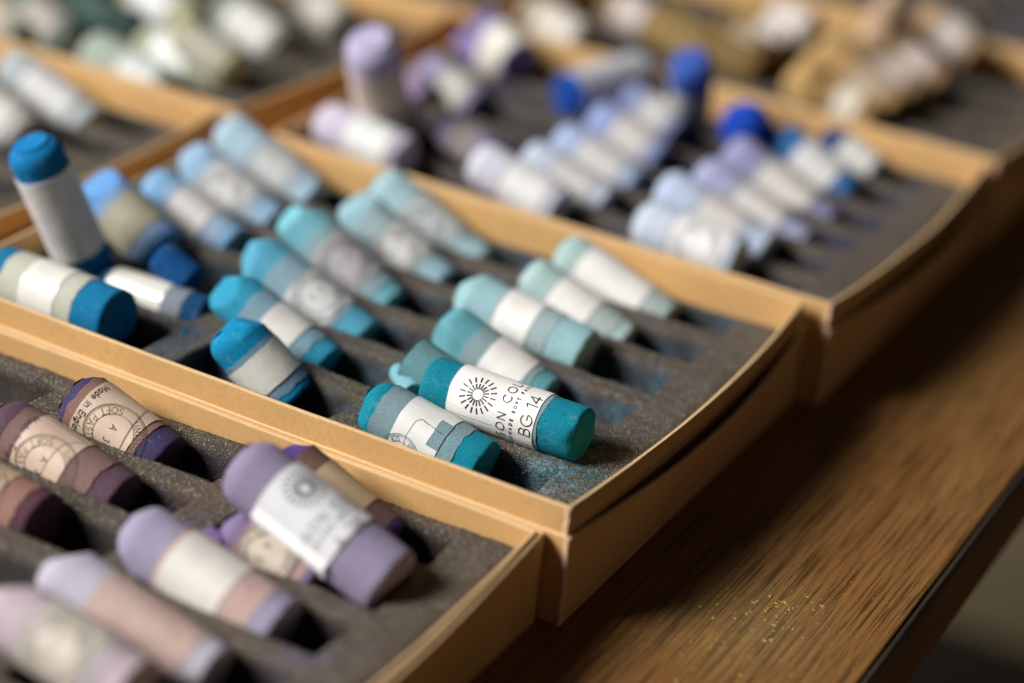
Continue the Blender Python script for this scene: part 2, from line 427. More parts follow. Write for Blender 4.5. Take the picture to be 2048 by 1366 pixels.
def chalk_mesh(L, r, seed, facets, cut, seg=44, n=24):
    rnd = random.Random(seed)
    rh = r * (.2 if cut >= .5 and facets > 1 else .62); rt = r * .15
    prof = rim_profile(L, r, rh, rt, n)
    vs = []
    for i, (x, q) in enumerate(prof):
        for s in range(seg):
            th = 2 * PI * s / seg
            vs.append(Vector((x, q * math.sin(th), q * math.cos(th))))
    m = len(prof)
    # worn facets on the head and broken planes on the tail
    planes = []
    ph0 = rnd.uniform(0, 6.28)
    for j in range(facets):
        ph = rnd.uniform(-.5, .5) + 6.28 * j / max(1, facets) + ph0 if facets > 2 else rnd.uniform(-.3, 2.0)
        al = rnd.uniform(.62, 1.05); c = cut * rnd.uniform(.75, 1.3)
        nv = Vector((-math.cos(al), math.sin(al) * math.sin(ph), math.sin(al) * math.cos(ph)))
        planes.append((nv, r * c, 0))
    for j in range(3):
        ph = rnd.uniform(0, 6.28); al = rnd.uniform(.35, 1.0)
        nv = Vector((math.cos(al), math.sin(al) * math.sin(ph), math.sin(al) * math.cos(ph)))
        planes.append((nv, r * rnd.uniform(.52, .8), L))
    for v in vs:
        for nv, d, x0 in planes:
            p = v - Vector((x0, 0, 0)); e = p.dot(nv) - d
            if e > 0: v -= nv * e * .93
        endness = max(0, 1 - v.x / .35) + max(0, 1 - (L - v.x) / .3)
        k1 = noise.noise(Vector((v.x * 1.2 + seed * 7, v.y * 1.6, v.z * 1.6)))
        k2 = noise.noise(v * 4.5 + Vector((seed, 0, 0)))
        k3 = noise.noise(v * 11 + Vector((0, seed, 0)))
        rad = Vector((0, v.y, v.z)); ln = rad.length
        if ln > 1e-4: v += rad / ln * (.020 * k1 + .005 * k2 + .004 * k3) * min(1, ln / r)
        tail = max(0, 1 - (L - v.x) / .35)
        v.x += (.020 * k2 + .012 * k3) * max(0, 1 - v.x / .5) + (.03 * k2 + .02 * k3 + .03 * k1) * tail
    fs = []
    for i in range(m - 1):
        for s in range(seg):
            a = i * seg + s; b = i * seg + (s + 1) % seg
            fs.append((a, b, b + seg, a + seg))
    me = mesh('chalk', vs, fs)
    bm_ = None
    me.validate(); me.set_sharp_from_angle(angle=math.radians(38))
    return me
def tube_mesh(xa, xb, r, seed, rag=.03, n=16, seg=56, tear=0.0, th0=0, th1=2 * PI):
    """paper wrapped round the stick: outer face with turned-down ends so that it has an edge"""
    vs = []; full = abs(th1 - th0 - 2 * PI) < 1e-3
    S = seg if full else seg + 1
    for i in range(n + 3):
        for s in range(S):
            th = th0 + (th1 - th0) * s / seg
            cx, cy = math.cos(th), math.sin(th)
            ra = rag * (noise.noise(Vector((cx * 3 + seed, cy * 3, 0))) + .45 * noise.noise(Vector((cx * 11 + seed, cy * 11, 2))))
            rb = rag * (noise.noise(Vector((cx * 3 + seed, cy * 3, 9))) + .45 * noise.noise(Vector((cx * 11 + seed, cy * 11, 7))))
            if tear: rb += tear * max(0, math.sin(th * 2 + seed)) ** 2
            a = xa + ra; b = xb + rb
            t = min(max((i - 1) / n, 0), 1); x = a + (b - a) * t
            rr = r + .006 * noise.noise(Vector((x * 1.4 + seed, cx * 1.3, cy * 1.3)))
            if i == 0 or i == n + 2: rr -= .05
            vs.append((x, rr * math.sin(th), rr * math.cos(th)))
    fs = []
    for i in range(n + 2):
        for s in range(seg):
            a = i * S + s; b = i * S + (s + 1) % S if full else i * S + s + 1
            fs.append((a, b, b + S, a + S))
    me = mesh('paper', vs, fs); me.set_sharp_from_angle(angle=math.radians(40)); return me

# --- printing: strokes laid as thin ink ribbons on the curved label
def arc(cx, cy, rx, ry, a0, a1, n=14):
    return [(cx + rx * math.cos(math.radians(a0 + (a1 - a0) * i / n)), cy + ry * math.sin(math.radians(a0 + (a1 - a0) * i / n))) for i in range(n + 1)]
G = {
 'S': (.55, [arc(.28, .76, .23, .24, 40, 250, 12)[:] + arc(.28, .25, .26, .26, 75, -145, 14)]),
 'O': (.92, [arc(.46, .5, .46, .5, 0, 360, 30)]),
 'N': (.70, [[(0, 0), (0, 1), (.68, 0), (.68, 1)]]),
 'C': (.82, [arc(.48, .5, .47, .5, 48, 312, 24)]),
 'L': (.50, [[(0, 1), (0, 0), (.48, 0)]]),
 'U': (.70, [[(0, 1)] + arc(.34, .33, .34, .33, 180, 360, 14) + [(.68, 1)]]),
 'I': (.05, [[(.02, 0), (.02, 1)]]),
 'R': (.58, [[(0, 0), (0, 1)] + arc(.26, .74, .28, .26, 90, -90, 12) + [(0, .48)], [(.28, .48), (.56, 0)]]),
 'H': (.66, [[(0, 0), (0, 1)], [(.64, 0), (.64, 1)], [(0, .5), (.64, .5)]]),
 'A': (.78, [[(0, 0), (.38, 1), (.76, 0)], [(.14, .34), (.62, .34)]]),
 'D': (.76, [[(0, 0), (0, 1), (.26, 1)] + arc(.26, .5, .48, .5, 90, -90, 18) + [(0, 0)]]),
 'M': (.86, [[(0, 0), (.06, 1), (.42, .22), (.78, 1), (.84, 0)]]),
 'E': (.50, [[(.48, 1), (0, 1), (0, 0), (.48, 0)], [(0, .52), (.44, .52)]]),
 'F': (.48, [[(.48, 1), (0, 1), (0, 0)], [(0, .52), (.42, .52)]]),
 'T': (.58, [[(0, 1), (.58, 1)], [(.29, 1), (.29, 0)]]),
 'P': (.56, [[(0, 0), (0, 1)] + arc(.26, .73, .28, .27, 90, -90, 12) + [(0, .46)]]),
 'B': (.60, [[(0, 0), (0, 1), (.26, 1)] + arc(.28, .77, .24, .23, 90, -90, 10) + [(0, .54)], [(.26, .54)] + arc(.30, .27, .28, .27, 90, -90, 12) + [(0, 0)]]),
 'G': (.86, [arc(.48, .5, .47, .5, 48, 340, 26) + [(.93, .48), (.52, .48)]]),
 '1': (.30, [[(0, .84), (.24, 1), (.24, 0)]]),
 '4': (.72, [[(.50, 0), (.50, 1), (.0, .30), (.70, .30)]]),
 '3': (.55, [arc(.26, .75, .24, .25, 140, -80, 12), arc(.26, .26, .28, .26, 80, -140, 12)]),
 '8': (.55, [arc(.27, .76, .22, .24, 0, 360, 18), arc(.27, .26, .26, .26, 0, 360, 18)]),
 '5': (.55, [[(.5, 1), (.1, 1), (.06, .58)] + arc(.25, .32, .28, .32, 110, -130, 14)]),
 'a': (.50, [arc(.24, .3, .22, .3, 0, 360, 18), [(.48, .6), (.48, 0)]]),
 'd': (.50, [arc(.24, .3, .22, .3, 0, 360, 18), [(.48, 1), (.48, 0)]]),
 'e': (.50, [[(.04, .32), (.48, .32)] + arc(.25, .3, .23, .3, 5, 310, 18)]),
 'i': (.08, [[(.03, .6), (.03, 0)], [(.03, .80), (.03, .90)]]),
 'n': (.46, [[(0, .6), (0, 0)], [(0, .35)] + arc(.22, .38, .22, .22, 180, 0, 10) + [(.44, 0)]]),
 'g': (.50, [arc(.24, .3, .22, .3, 0, 360, 18), [(.48, .6), (.48, -.1)] + arc(.24, -.1, .24, .2, 0, -150, 8)]),
 'l': (.06, [[(.03, 0), (.03, 1)]]),
 ' ': (.35, []),
}
class Ink:
    """collects flat ribbons in label coordinates (u along the text, w up) and wraps them on the stick"""
    def __init__(self, r, fx, fv): self.v = []; self.f = []; self.r = r; self.fx = fx; self.fv = fv; self.k = 0
    def pt(self, u, w):
        x = self.fx(u, w); v = self.fv(u, w); R = self.r + .0006 * (self.k % 7); th = v / self.r
        return (x, R * math.sin(th), R * math.cos(th))
    def line(self, pts, w, step=.06):
        q = [pts[0]]
        for a, b in zip(pts[:-1], pts[1:]):
            d = math.hypot(b[0] - a[0], b[1] - a[1]); k = max(1, int(d / step))
            for i in range(1, k + 1): q.append((a[0] + (b[0] - a[0]) * i / k, a[1] + (b[1] - a[1]) * i / k))
        n = len(q); closed = math.hypot(q[0][0] - q[-1][0], q[0][1] - q[-1][1]) < 1e-6
        if closed: q = q[:-1]; n -= 1
        b0 = len(self.v)
        for i in range(n):
            if closed: p, s = q[(i - 1) % n], q[(i + 1) % n]
            else: p, s = q[max(0, i - 1)], q[min(n - 1, i + 1)]
            c = q[i]
            d1 = (c[0] - p[0], c[1] - p[1]); d2 = (s[0] - c[0], s[1] - c[1])
            l1 = math.hypot(*d1) or 1; l2 = math.hypot(*d2) or 1
            if l1 == 1 and d1 == (0, 0): d1 = d2; l1 = l2
            if d2 == (0, 0): d2 = d1; l2 = l1
            t = (d1[0] / l1 + d2[0] / l2, d1[1] / l1 + d2[1] / l2); lt = math.hypot(*t) or 1
            t = (t[0] / lt, t[1] / lt)
            cs = max(.45, t[0] * d1[0] / l1 + t[1] * d1[1] / l1)
            o = w / 2 / cs; ex = (0, 0)
            if not closed and i == 0: ex = (-t[0] * w * .4, -t[1] * w * .4)
            if not closed and i == n - 1: ex = (t[0] * w * .4, t[1] * w * .4)
            for sg in (1, -1): self.v.append(self.pt(c[0] - t[1] * o * sg + ex[0], c[1] + t[0] * o * sg + ex[1]))
        for i in range(n if closed else n - 1):
            a = b0 + 2 * i; b = b0 + 2 * ((i + 1) % n); self.f.append((a, a + 1, b + 1, b))
        self.k += 1
    def text(self, s, u0, w0, h, wt, track=.22, center=False, wid=1.0):
        adv = [(G[c][0] * wid + track) * h for c in s]
        u = u0 - (sum(adv) - track * h) / 2 if center else u0
        for c, a in zip(s, adv):
            for pl in G[c][1]: self.line([(u + x * h * wid, w0 + y * h) for x, y in pl], wt)
            u += a
    def ring_text(self, s, R0, h, a0, track, wt, inward=False, serif=True):
        """letters set round a circle centred on the origin, starting at angle a0 (deg)"""
        a = a0
        for c in s:
            wd = G[c][0] * h * .95
            for pl in G[c][1]:
                pts = []
                for x, y in pl:
                    xx, yy = x * h * .95, y * h
                    if inward: rr = R0 + h - yy; an = math.radians(a) + xx / (R0 + h * .5)
                    else: rr = R0 + yy; an = math.radians(a) - xx / (R0 + h * .5)
                    pts.append((rr * math.cos(an), rr * math.sin(an)))
                self.line(pts, wt)
                if serif and len(pl) < 12:
                    for e in (0, -1):
                        px, py = pl[e]
                        if py in (0, 1):
                            sp = []
                            for dx in (-.09, .09):
                                xx, yy = (px + dx) * h * .95, py * h
                                if inward: rr = R0 + h - yy; an = math.radians(a) + xx / (R0 + h * .5)
                                else: rr = R0 + yy; an = math.radians(a) - xx / (R0 + h * .5)
                                sp.append((rr * math.cos(an), rr * math.sin(an)))
                            self.line(sp, wt * .8)
            da = math.degrees((wd + track * h) / (R0 + h * .5)); a += da if inward else -da
    def build(self, name, mat, parent, clip=None):
        me = bpy.data.meshes.new(name); me.from_pydata(self.v, [], self.f); me.update()
        me.polygons.foreach_set('use_smooth', [True] * len(me.polygons))
        return link(name, me, mat, parent)

def sunburst(ink, R1=.17, R2=.315, R3=.395, R4=.54, n=18, w=.043):
    for i in range(n):
        a = 2 * PI * (i + .12) / n; c, s = math.cos(a), math.sin(a)
        ink.line([(R1 * c, R1 * s), (R2 * c, R2 * s)], w); ink.line([(R3 * c, R3 * s), (R4 * c, R4 * s)], w)

def modern_print(parent, lab, rl, xs, v0, code='BG 14', ink=None):
    """sunburst, maker's name, small line and colour code, reading up round the stick"""
    e = Ink(rl, lambda u, w: xs + u, lambda u, w: v0 + w); sunburst(e); e.build('sunburst_emblem', ink or M_INK, lab)
    for nm, args in (('name_lettering', ('UNISON COLOUR', -1.72, -.86 - .125, .25, .026, .45)),
                     ('small_lettering', ('HANDMADE SOFT PASTELS', -1.37, -1.18 - .04, .083, .022, .95)),
                     ('colour_code', (code, -.66, -1.62 - .165, .335, .030, .20))):
        t = Ink(rl + .001, lambda u, w: xs - w, lambda u, w: v0 + u); t.text(*args); t.build(nm, ink or M_INK, lab)
def old_print(parent, lab, rl, xc, v0, made=True, code='A 35', weight=.013, R0=.92, ink=None):
    """round stamp with two rings, UNISON above and SOFT PASTELS below, letter up is +x"""
    t = Ink(rl, lambda u, w: xc + w, lambda u, w: v0 - u)
    for R, w in ((R0, .018), (R0 - .05, .012), (R0 * .66, .013)): t.line(arc(0, 0, R, R, 0, 360, 48), w)
    t.ring_text('UNISON', R0 * .70, R0 * .19, 158, .42, weight)
    t.ring_text('SOFT PASTELS', R0 * .69, R0 * .20, 196, .30, weight, inward=True)
    if code: t.text(code, -.26, -.20, .20, .020, .5, wid=.9)
    if made: t.text('Made in England', -R0 - .15, -R0 - .26, .19, .026, .22)
    t.build('stamp_print', ink or M_OLDINK, lab)

GRP = 'unwrapped and paper wrapped soft pastel sticks'
mcache = {}
def get(kind, fn, *a):
    key = (kind,) + a
    if key not in mcache: mcache[key] = fn('%s_%d' % (kind, len(mcache)), *a)
    return mcache[key]
def make_stick(rec, idx):
    key, A, B, r, col, paper, style, label, group, lab, slv, o = rec
    A = Vector(A); B = Vector(B); L = (B - A).length
    t = thing('pastel_stick', label, 'pastel stick', (0, 0, 0), group)
    t.matrix_world = basis(A, B)
    seed = idx * 3.7 + 1
    near = A.y < 18
    fac = o.get('f', 2); cut = o.get('cut', .45 if fac > 1 else 1.0)
    ch = link('chalk', chalk_mesh(L, r, int(seed * 10), fac, cut, 56 if key in ('main', 'pl') else (44 if near else 28), 30 if near else 14), get('chalk', chalk, tuple(col)), t)
    if style == 'none' and 'sl' not in o: 
        if slv[1] - slv[0] > .1 and o.get('paper', 0): pass
        return t, L
    sc = o.get('sl') or tuple(.21 + .36 * c for c in col)
    if sc is None: sc = col
    link('paper_sleeve', tube_mesh(slv[0] * L, slv[1] * L, r + .022, seed, .055), get('sleeve', sleeve_mat, tuple(round(q, 3) for q in sc), tuple(col), .25 if 'sl' in o else .5), t)
    if style == 'none': return t, L
    rough = {'sun': .2, 'shiny': .25, 'main': .42}.get(style, .5)
    lm = get('label', label_mat, tuple(paper), rough, (.42, .36, .32) if style[:3] != 'old' else (.36, .22, .14), .22 if style in ('main', 'sun') else .42)
    xa, xb = lab[0] * L, lab[1] * L; rl = r + .046
    la = link('paper_label', tube_mesh(xa, xb, rl, seed + 5, .012), lm, t)
    pr = rl + .010
    if style in ('main', 'sun'):
        if style == 'main': modern_print(t, la, pr, xa + .87, .10)
        else: modern_print(t, la, pr, xa + .72, .55, 'A 38', M_GREYINK)
        if style == 'sun':
            vs, fs = [], []
            for i in range(13):
                x = xa + .03 + (xb - xa - .06) * i / 12
                for j, (th, q) in enumerate(((-.60, .004), (-.65, .03), (-.84, .14), (-.86, .06), (-.88, .0))):
                    R = rl + q; vs.append((x, R * math.sin(th), R * math.cos(th)))
            for i in range(12):
                for j in range(4): a = i * 5 + j; fs.append((a, a + 5, a + 6, a + 1))
            link('label_flap', mesh('label_flap', vs, fs, True, 35), get('label', label_mat, (.92, .92, .93), .2, (.7, .7, .7), .05), la)  # flap whiter than its label: highlight streak put into the paper colour
        s = Ink(pr, lambda u, w: u, lambda u, w: w); vv = -.66 if style == 'main' else 1.35
        rr = random.Random(3)
        s.line([(xa + .02 + (xb - xa - .04) * i / 30, vv + .05 * i / 30 + rr.uniform(-.006, .006)) for i in range(31)], .009)
        s.build('label_overlap_line', M_TEARLINE, la)
    elif style in ('old', 'old2', 'old3'):
        xc = {'old': xa + 1.28, 'old2': xa + 1.05, 'old3': xa + .8}[style]
        old_print(t, la, pr, xc, {'old': -.25, 'old2': -.35, 'old3': 0}[style], style != 'old3')
        s = Ink(pr + .004, lambda u, w: u, lambda u, w: w)
        rr = random.Random(5)
        if style == 'old': s.line([(xc + .10 + .30 * math.sin(i / 12), 1.3 - i * .13) for i in range(20)], .02)
        else:
            s.line([(xa + .25 + i * .055, .98 + .022 * (i % 2) + rr.uniform(-.01, .01)) for i in range(22)], .014)
            s.line([(xa + 1.46, 1.0), (xa + 1.1, .45), (xa + 1.0, -.9)], .014)
        s.build('torn_edge_line', M_TEARLINE, la)
    elif style == 'torn':
        # second, torn flap and grey patches of the sleeve showing through
        old_print(t, la, pr, xa + .45, -.92, False, None, .013, .62)
        s = Ink(pr + .004, lambda u, w: u, lambda u, w: w); rr = random.Random(8)
        s.line([(xa + .50, -.85), (xa + .46, -.3), (xa + .50, .20), (xa + .60, .34)] + [(xa + .62 + i * .05, .33 + .028 * (i % 2) - .006 * i + rr.uniform(-.01, .01)) for i in range(16)], .012)
        s.build('torn_edge_line', M_TEARLINE, la)
        link('torn_patch', tube_mesh(xb - .36, xb + .02, rl + .006, 3, .02, n=4, seg=10, th0=-.25, th1=.75), get('sleeve', sleeve_mat, tuple(round(q, 3) for q in sc), tuple(col), .42), la)
    elif style in ('ring', 'tornold'):
        old_print(t, la, pr, (xa + xb) / 2, .1 * ((idx * 37) % 7 - 3), False, 'A 5', .018, min(.8, (xb - xa) * .55), M_FADEDINK if style == 'ring' else M_OLDINK)
    return t, L

def crumbs(name, label, cat, spots, mat, seed, zf):
    """loose chips and flakes of pigment: far too many to count, one object"""
    rnd = random.Random(seed); vs, fs = [], []
    for (cx, cy, sx, sy, n, s0, s1) in spots:
        for i in range(n):
            x = min(rnd.gauss(cx, sx), 7.1); y = rnd.gauss(cy, sy); z = zf(x, y)
            q = s0 + (s1 - s0) * rnd.random() ** 3; b = len(vs); m = rnd.randint(5, 7); h = q * rnd.uniform(.25, .7)
            el = rnd.uniform(1, 1.9); ro = rnd.uniform(0, 3.14)
            for lay, kk in ((0, 1.0), (1, .6)):
                for j in range(m):
                    a = 2 * PI * j / m; rr = q * kk * rnd.uniform(.7, 1.25)
                    px, py = rr * math.cos(a) * el, rr * math.sin(a)
                    vs.append((x + px * math.cos(ro) - py * math.sin(ro), y + px * math.sin(ro) + py * math.cos(ro), z + (h if lay else 0)))
            for j in range(m): fs.append((b + j, b + (j + 1) % m, b + m + (j + 1) % m, b + m + j))
            fs.append(tuple(b + m + j for j in range(m)))
    o = link(name, mesh(name, vs, fs, False), mat); o['kind'] = 'stuff'; o['label'] = label; o['category'] = cat
    return o

# key, head end, tail end, radius, pigment, label paper, print style, label, group, label span, sleeve span, options
STICKS = [
 ('s1', (-8.19, 14.6, 3.26), (-4.17, 14.6, 1.85), 0.78, (0.44, 0.6, 0.59), (0.83, 0.82, 0.79), 'blank', 'pale mint pastel stick in the back right slot of the teal box', 'sticks in the teal box', (0.22, 0.78), (0.2, 0.92), {'f': 5}),
 ('s2', (-8.11, 12.17, 3.31), (-4.45, 12.17, 1.93), 0.76, (0.44, 0.61, 0.6), (0.83, 0.82, 0.79), 'blank', 'pale aqua stick with pointed head, second from the back, teal box right column', 'sticks in the teal box', (0.3, 0.66), (0.27, 0.88), {'f': 6}),
 ('l3', (-9.17, 9.9, 3.15), (-4.65, 9.9, 2.41), 0.86, (0.32, 0.54, 0.58), (0.83, 0.82, 0.79), 'blank', 'fat light aqua stick with plain white label and broken end, behind the BG 14 stick', 'sticks in the teal box', (0.36, 0.62), (0.33, 0.76), {'f': 7, 'cut': 0.28}),
 ('s4', (-8.41, 7.5, 3.24), (-4.7, 7.5, 1.87), 0.82, (0.13, 0.38, 0.44), (0.83, 0.82, 0.79), 'blank', 'mid teal stick with faceted head half hidden directly behind the BG 14 stick', 'sticks in the teal box', (0.46, 0.8), (0.3, 0.86), {'f': 4, 'cut': 0.3}),
 ('s5', (-8.05, 5.1, 3.18), (-4.91, 5.1, 2.21), 0.72, (0.08, 0.34, 0.38), (0.3, 0.45, 0.45), 'dusty', 'short dusty teal stick with smeared grey sleeve peeping out left of the BG 14 stick', 'sticks in the teal box', (0.5, 0.8), (0.04, 0.9), {'f': 2, 'sl': (0.13, 0.27, 0.29)}),
 ('main', (-6.68, 4.07, 3.29), (-1.82, 4.09, 3.27), 0.78, (0.0, 0.215, 0.3), (0.83, 0.82, 0.79), 'main', 'teal stick labelled BG 14 with black sunburst, at the front right of its box', 'sticks in the teal box', (0.2, 0.76), (0.195, 0.785), {'f': 3, 'cut': 0.5}),
 ('pl', (-7.73, 2.45, 2.96), (-3.89, 2.45, 2.2), 0.83, (0.0, 0.23, 0.32), (0.72, 0.74, 0.72), 'torn', 'teal stick with torn white label and grey sleeve, against the wall beside BG 14', 'sticks in the teal box', (0.33, 0.7), (0.15, 0.82), {'f': 3, 'cut': 0.42}),
 ('c2a', (-15.22, 14.6, 3.62), (-11.1, 14.6, 1.69), 0.82, (0.4, 0.6, 0.66), (0.5, 0.55, 0.56), 'ring', 'pale ice blue stick rearmost in the middle column of the teal box', 'sticks in the teal box', (0.34, 0.72), (0.3, 0.8), {'f': 3}),
 ('c2b', (-14.84, 12.17, 3.78), (-11.08, 12.17, 1.86), 0.78, (0.36, 0.58, 0.66), (0.66, 0.66, 0.64), 'ring', 'pale sky blue stick second from the back in the middle column of the teal box', 'sticks in the teal box', (0.42, 0.74), (0.22, 0.8), {'f': 3, 'cut': 0.3}),
 ('c2c', (-15.47, 9.74, 4.13), (-11.58, 9.74, 1.84), 0.82, (0.2, 0.52, 0.62), (0.45, 0.44, 0.46), 'ring', 'light turquoise stick with bright worn head and mauve smudged sleeve in the teal box', 'sticks in the teal box', (0.38, 0.78), (0.28, 0.88), {'f': 4, 'cut': 0.22}),
 ('c2d', (-15.3, 7.31, 3.68), (-10.96, 7.31, 1.79), 0.84, (0.1, 0.4, 0.58), (0.62, 0.64, 0.64), 'ring', 'bright cyan stick with slanted head and printed label, middle of the teal box', 'sticks in the teal box', (0.44, 0.78), (0.26, 0.82), {'f': 4, 'cut': 0.2}),
 ('c2e', (-14.61, 4.95, 3.55), (-10.75, 4.95, 1.93), 0.8, (0.03, 0.32, 0.5), (0.68, 0.67, 0.63), 'blank', 'cerulean stick with plain cream label, partly behind the stick leaning on the front wall', 'sticks in the teal box', (0.46, 0.74), (0.3, 0.86), {'f': 3, 'cut': 0.25}),
 ('c2f', (-12.61, 2.43, 3.76), (-10.51, 2.86, 1.92), 0.86, (0.0, 0.27, 0.52), (0.82, 0.8, 0.73), 'blank', 'short deep blue slant-cut stick with cream label leaning on the teal box front wall', 'sticks in the teal box', (0.4, 0.78), (0.34, 0.9), {'f': 2, 'cut': 0.32}),
 ('c3a', (-21.64, 14.6, 3.83), (-17.67, 14.6, 2.17), 0.84, (0.45, 0.62, 0.74), (0.5, 0.52, 0.52), 'blank', 'very pale blue stick in the back left corner of the teal box', 'sticks in the teal box', (0.45, 0.75), (0.36, 0.86), {'f': 3}),
 ('c3b', (-21.41, 12.17, 3.63), (-17.72, 12.17, 2.03), 0.8, (0.36, 0.56, 0.78), (0.62, 0.62, 0.62), 'ring', 'pale powder blue stick second from the back in the left column of the teal box', 'sticks in the teal box', (0.32, 0.74), (0.26, 0.85), {'f': 3, 'cut': 0.3}),
 ('c3c', (-20.99, 9.74, 3.57), (-17.54, 9.74, 2.24), 0.7, (0.25, 0.48, 0.75), (0.6, 0.58, 0.56), 'blank', 'slim light blue stick third from the back in the left column of the teal box', 'sticks in the teal box', (0.35, 0.72), (0.26, 0.9), {'f': 3}),
 ('c3d', (-21.63, 7.5, 4.02), (-18.74, 7.5, 2.47), 0.9, (0.16, 0.4, 0.8), (0.42, 0.38, 0.28), 'tan', 'cornflower blue stick with brown shaded sleeve, just right of the upright blue stick', 'sticks in the teal box', (0.4, 0.8), (0.3, 0.92), {'f': 3, 'cut': 0.35}),
 ('c3e', (-17.45, 5.6, 3.45), (-16.13, 5.6, 2.88), 0.55, (0.0, 0.07, 0.24), (0.2, 0.2, 0.2), 'none', 'small navy stub lying deep in a slot in the left column of the teal box', 'sticks in the teal box', (0.5, 0.8), (0.5, 0.9), {'f': 2}),
 ('c3f', (-20.81, 3.65, 6.79), (-19.76, 5.2, 2.26), 0.83, (0.0, 0.2, 0.5), (0.85, 0.84, 0.82), 'blank', 'dark blue stick standing upright with a white label at the left edge of the picture', 'sticks in the teal box', (0.2, 0.8), (0.19, 0.81), {'f': 1, 'cut': 0.6}),
 ('c3g', (-20.75, 2.23, 2.95), (-16.1, 2.02, 3.0), 0.9, (0.0, 0.17, 0.36), (0.74, 0.73, 0.68), 'shiny', 'fat dark blue stick with shiny white label between grey bands at the far left', 'sticks in the teal box', (0.33, 0.62), (0.15, 0.76), {'f': 2, 'cut': 0.55, 'sl': (0.5, 0.5, 0.4)}),
 ('c3h', (-18.89, 4.98, 2.2), (-15.01, 4.97, 2.29), 0.62, (0.0, 0.05, 0.14), (0.7, 0.68, 0.62), 'shiny', 'slim near-black blue stick with cream label lying low beside the shiny labelled one', 'sticks in the teal box', (0.1, 0.64), (0.08, 0.82), {'f': 2, 'cut': 0.5}),
 ('v1', (-14.48, -2.0, 2.74), (-11.26, -2.0, 1.67), 0.86, (0.05, 0.04, 0.11), (0.62, 0.47, 0.36), 'old', 'dark indigo stick with tan stamped label reading Made in, nearest the box wall', 'sticks in the violet box', (0.2, 0.74), (0.12, 0.8), {'f': 3, 'cut': 0.4, 'sl': (0.28, 0.15, 0.12)}),
 ('v2', (-15.06, -4.4, 2.74), (-10.84, -4.4, 1.73), 0.86, (0.11, 0.06, 0.09), (0.62, 0.47, 0.36), 'old2', 'plum stick with a tan stamped label and brown sleeve, left of the indigo one', 'sticks in the violet box', (0.28, 0.64), (0.17, 0.84), {'f': 3, 'cut': 0.4, 'sl': (0.22, 0.13, 0.115)}),
 ('v3', (-15.22, -6.8, 2.42), (-11.45, -6.8, 2.03), 0.85, (0.1, 0.04, 0.06), (0.55, 0.42, 0.28), 'old3', 'reddish brown stick with a yellowed label cut off by the left edge of the picture', 'sticks in the violet box', (0.3, 0.7), (0.15, 0.88), {'f': 3, 'sl': (0.3, 0.16, 0.12)}),
 ('vR1', (-7.57, -2.0, 3.34), (-4.19, -2.0, 1.92), 0.72, (0.1, 0.05, 0.26), (0.5, 0.36, 0.22), 'tan', 'dark violet stick with a tan sleeve lying in shade behind the big lilac stick', 'sticks in the violet box', (0.32, 0.75), (0.14, 0.95), {'f': 3, 'cut': 0.3, 'sl': (0.16, 0.09, 0.07)}),
 ('lil', (-7.53, -4.01, 4.03), (-2.69, -4.19, 2.41), 0.94, (0.3, 0.255, 0.38), (0.74, 0.755, 0.78), 'sun', 'big lilac stick with shiny white sunburst label on top of the violet box sticks', 'sticks in the violet box', (0.26, 0.73), (0.255, 0.735), {'f': 1, 'cut': 0.7}),
 ('pur', (-7.38, -4.75, 2.55), (-4.53, -4.75, 1.89), 0.7, (0.23, 0.17, 0.31), (0.55, 0.47, 0.38), 'tornold', 'crumbling purple stick with a worn stamped label, tucked under the big lilac stick', 'sticks in the violet box', (0.3, 0.8), (0.26, 0.92), {'f': 5, 'cut': 0.2, 'sl': (0.4, 0.26, 0.24)}),
 ('lil2', (-8.77, -6.8, 2.95), (-4.16, -6.8, 1.76), 0.9, (0.38, 0.35, 0.49), (0.72, 0.69, 0.64), 'blank', 'pale lilac stick with cream label and pinkish sleeve, left of the crumbling purple one', 'sticks in the violet box', (0.33, 0.7), (0.3, 0.88), {'f': 4, 'cut': 0.3, 'sl': (0.52, 0.36, 0.32)}),
 ('vl', (-9.24, -9.2, 2.86), (-4.4, -9.2, 1.7), 0.84, (0.55, 0.52, 0.62), (0.56, 0.4, 0.34), 'none', 'pale greyish lilac stick wrapped in a plain pinkish sleeve at the bottom of the picture', 'sticks in the violet box', (0.5, 0.8), (0.32, 0.88), {'f': 3, 'cut': 0.3, 'sl': (0.52, 0.37, 0.32)}),
 ('vb', (-8.82, -11.65, 3.38), (-4.76, -11.65, 2.58), 0.84, (0.62, 0.5, 0.56), (0.6, 0.54, 0.46), 'ring', 'pink tinted white stick in the bottom left corner of the picture', 'sticks in the violet box', (0.35, 0.75), (0.3, 0.85), {'f': 3, 'cut': 0.3}),
 ('fr1', (-7.54, -5.3, 2.55), (-7.0, -5.39, 2.45), 0.26, (0.24, 0.16, 0.36), (0.83, 0.82, 0.79), 'none', 'small broken purple chalk lump at the head of the crumbling purple stick', 'sticks in the violet box', (0.5, 0.8), (0.7, 0.75), {'f': 4, 'cut': 0.5}),
 ('fr2', (-6.96, -5.17, 2.3), (-6.52, -5.28, 2.2), 0.2, (0.17, 0.12, 0.4), (0.83, 0.82, 0.79), 'none', 'tiny bluish purple chalk chip left of the crumbling purple stick', 'sticks in the violet box', (0.5, 0.8), (0.7, 0.75), {'f': 4, 'cut': 0.5}),
 ('fr3', (-8.27, 4.94, 2.75), (-7.28, 4.14, 2.7), 0.3, (0.2, 0.45, 0.52), (0.83, 0.82, 0.79), 'none', 'pale aqua chalk fragment wedged left of the BG 14 stick', 'sticks in the teal box', (0.5, 0.8), (0.7, 0.75), {'f': 4, 'cut': 0.5}),
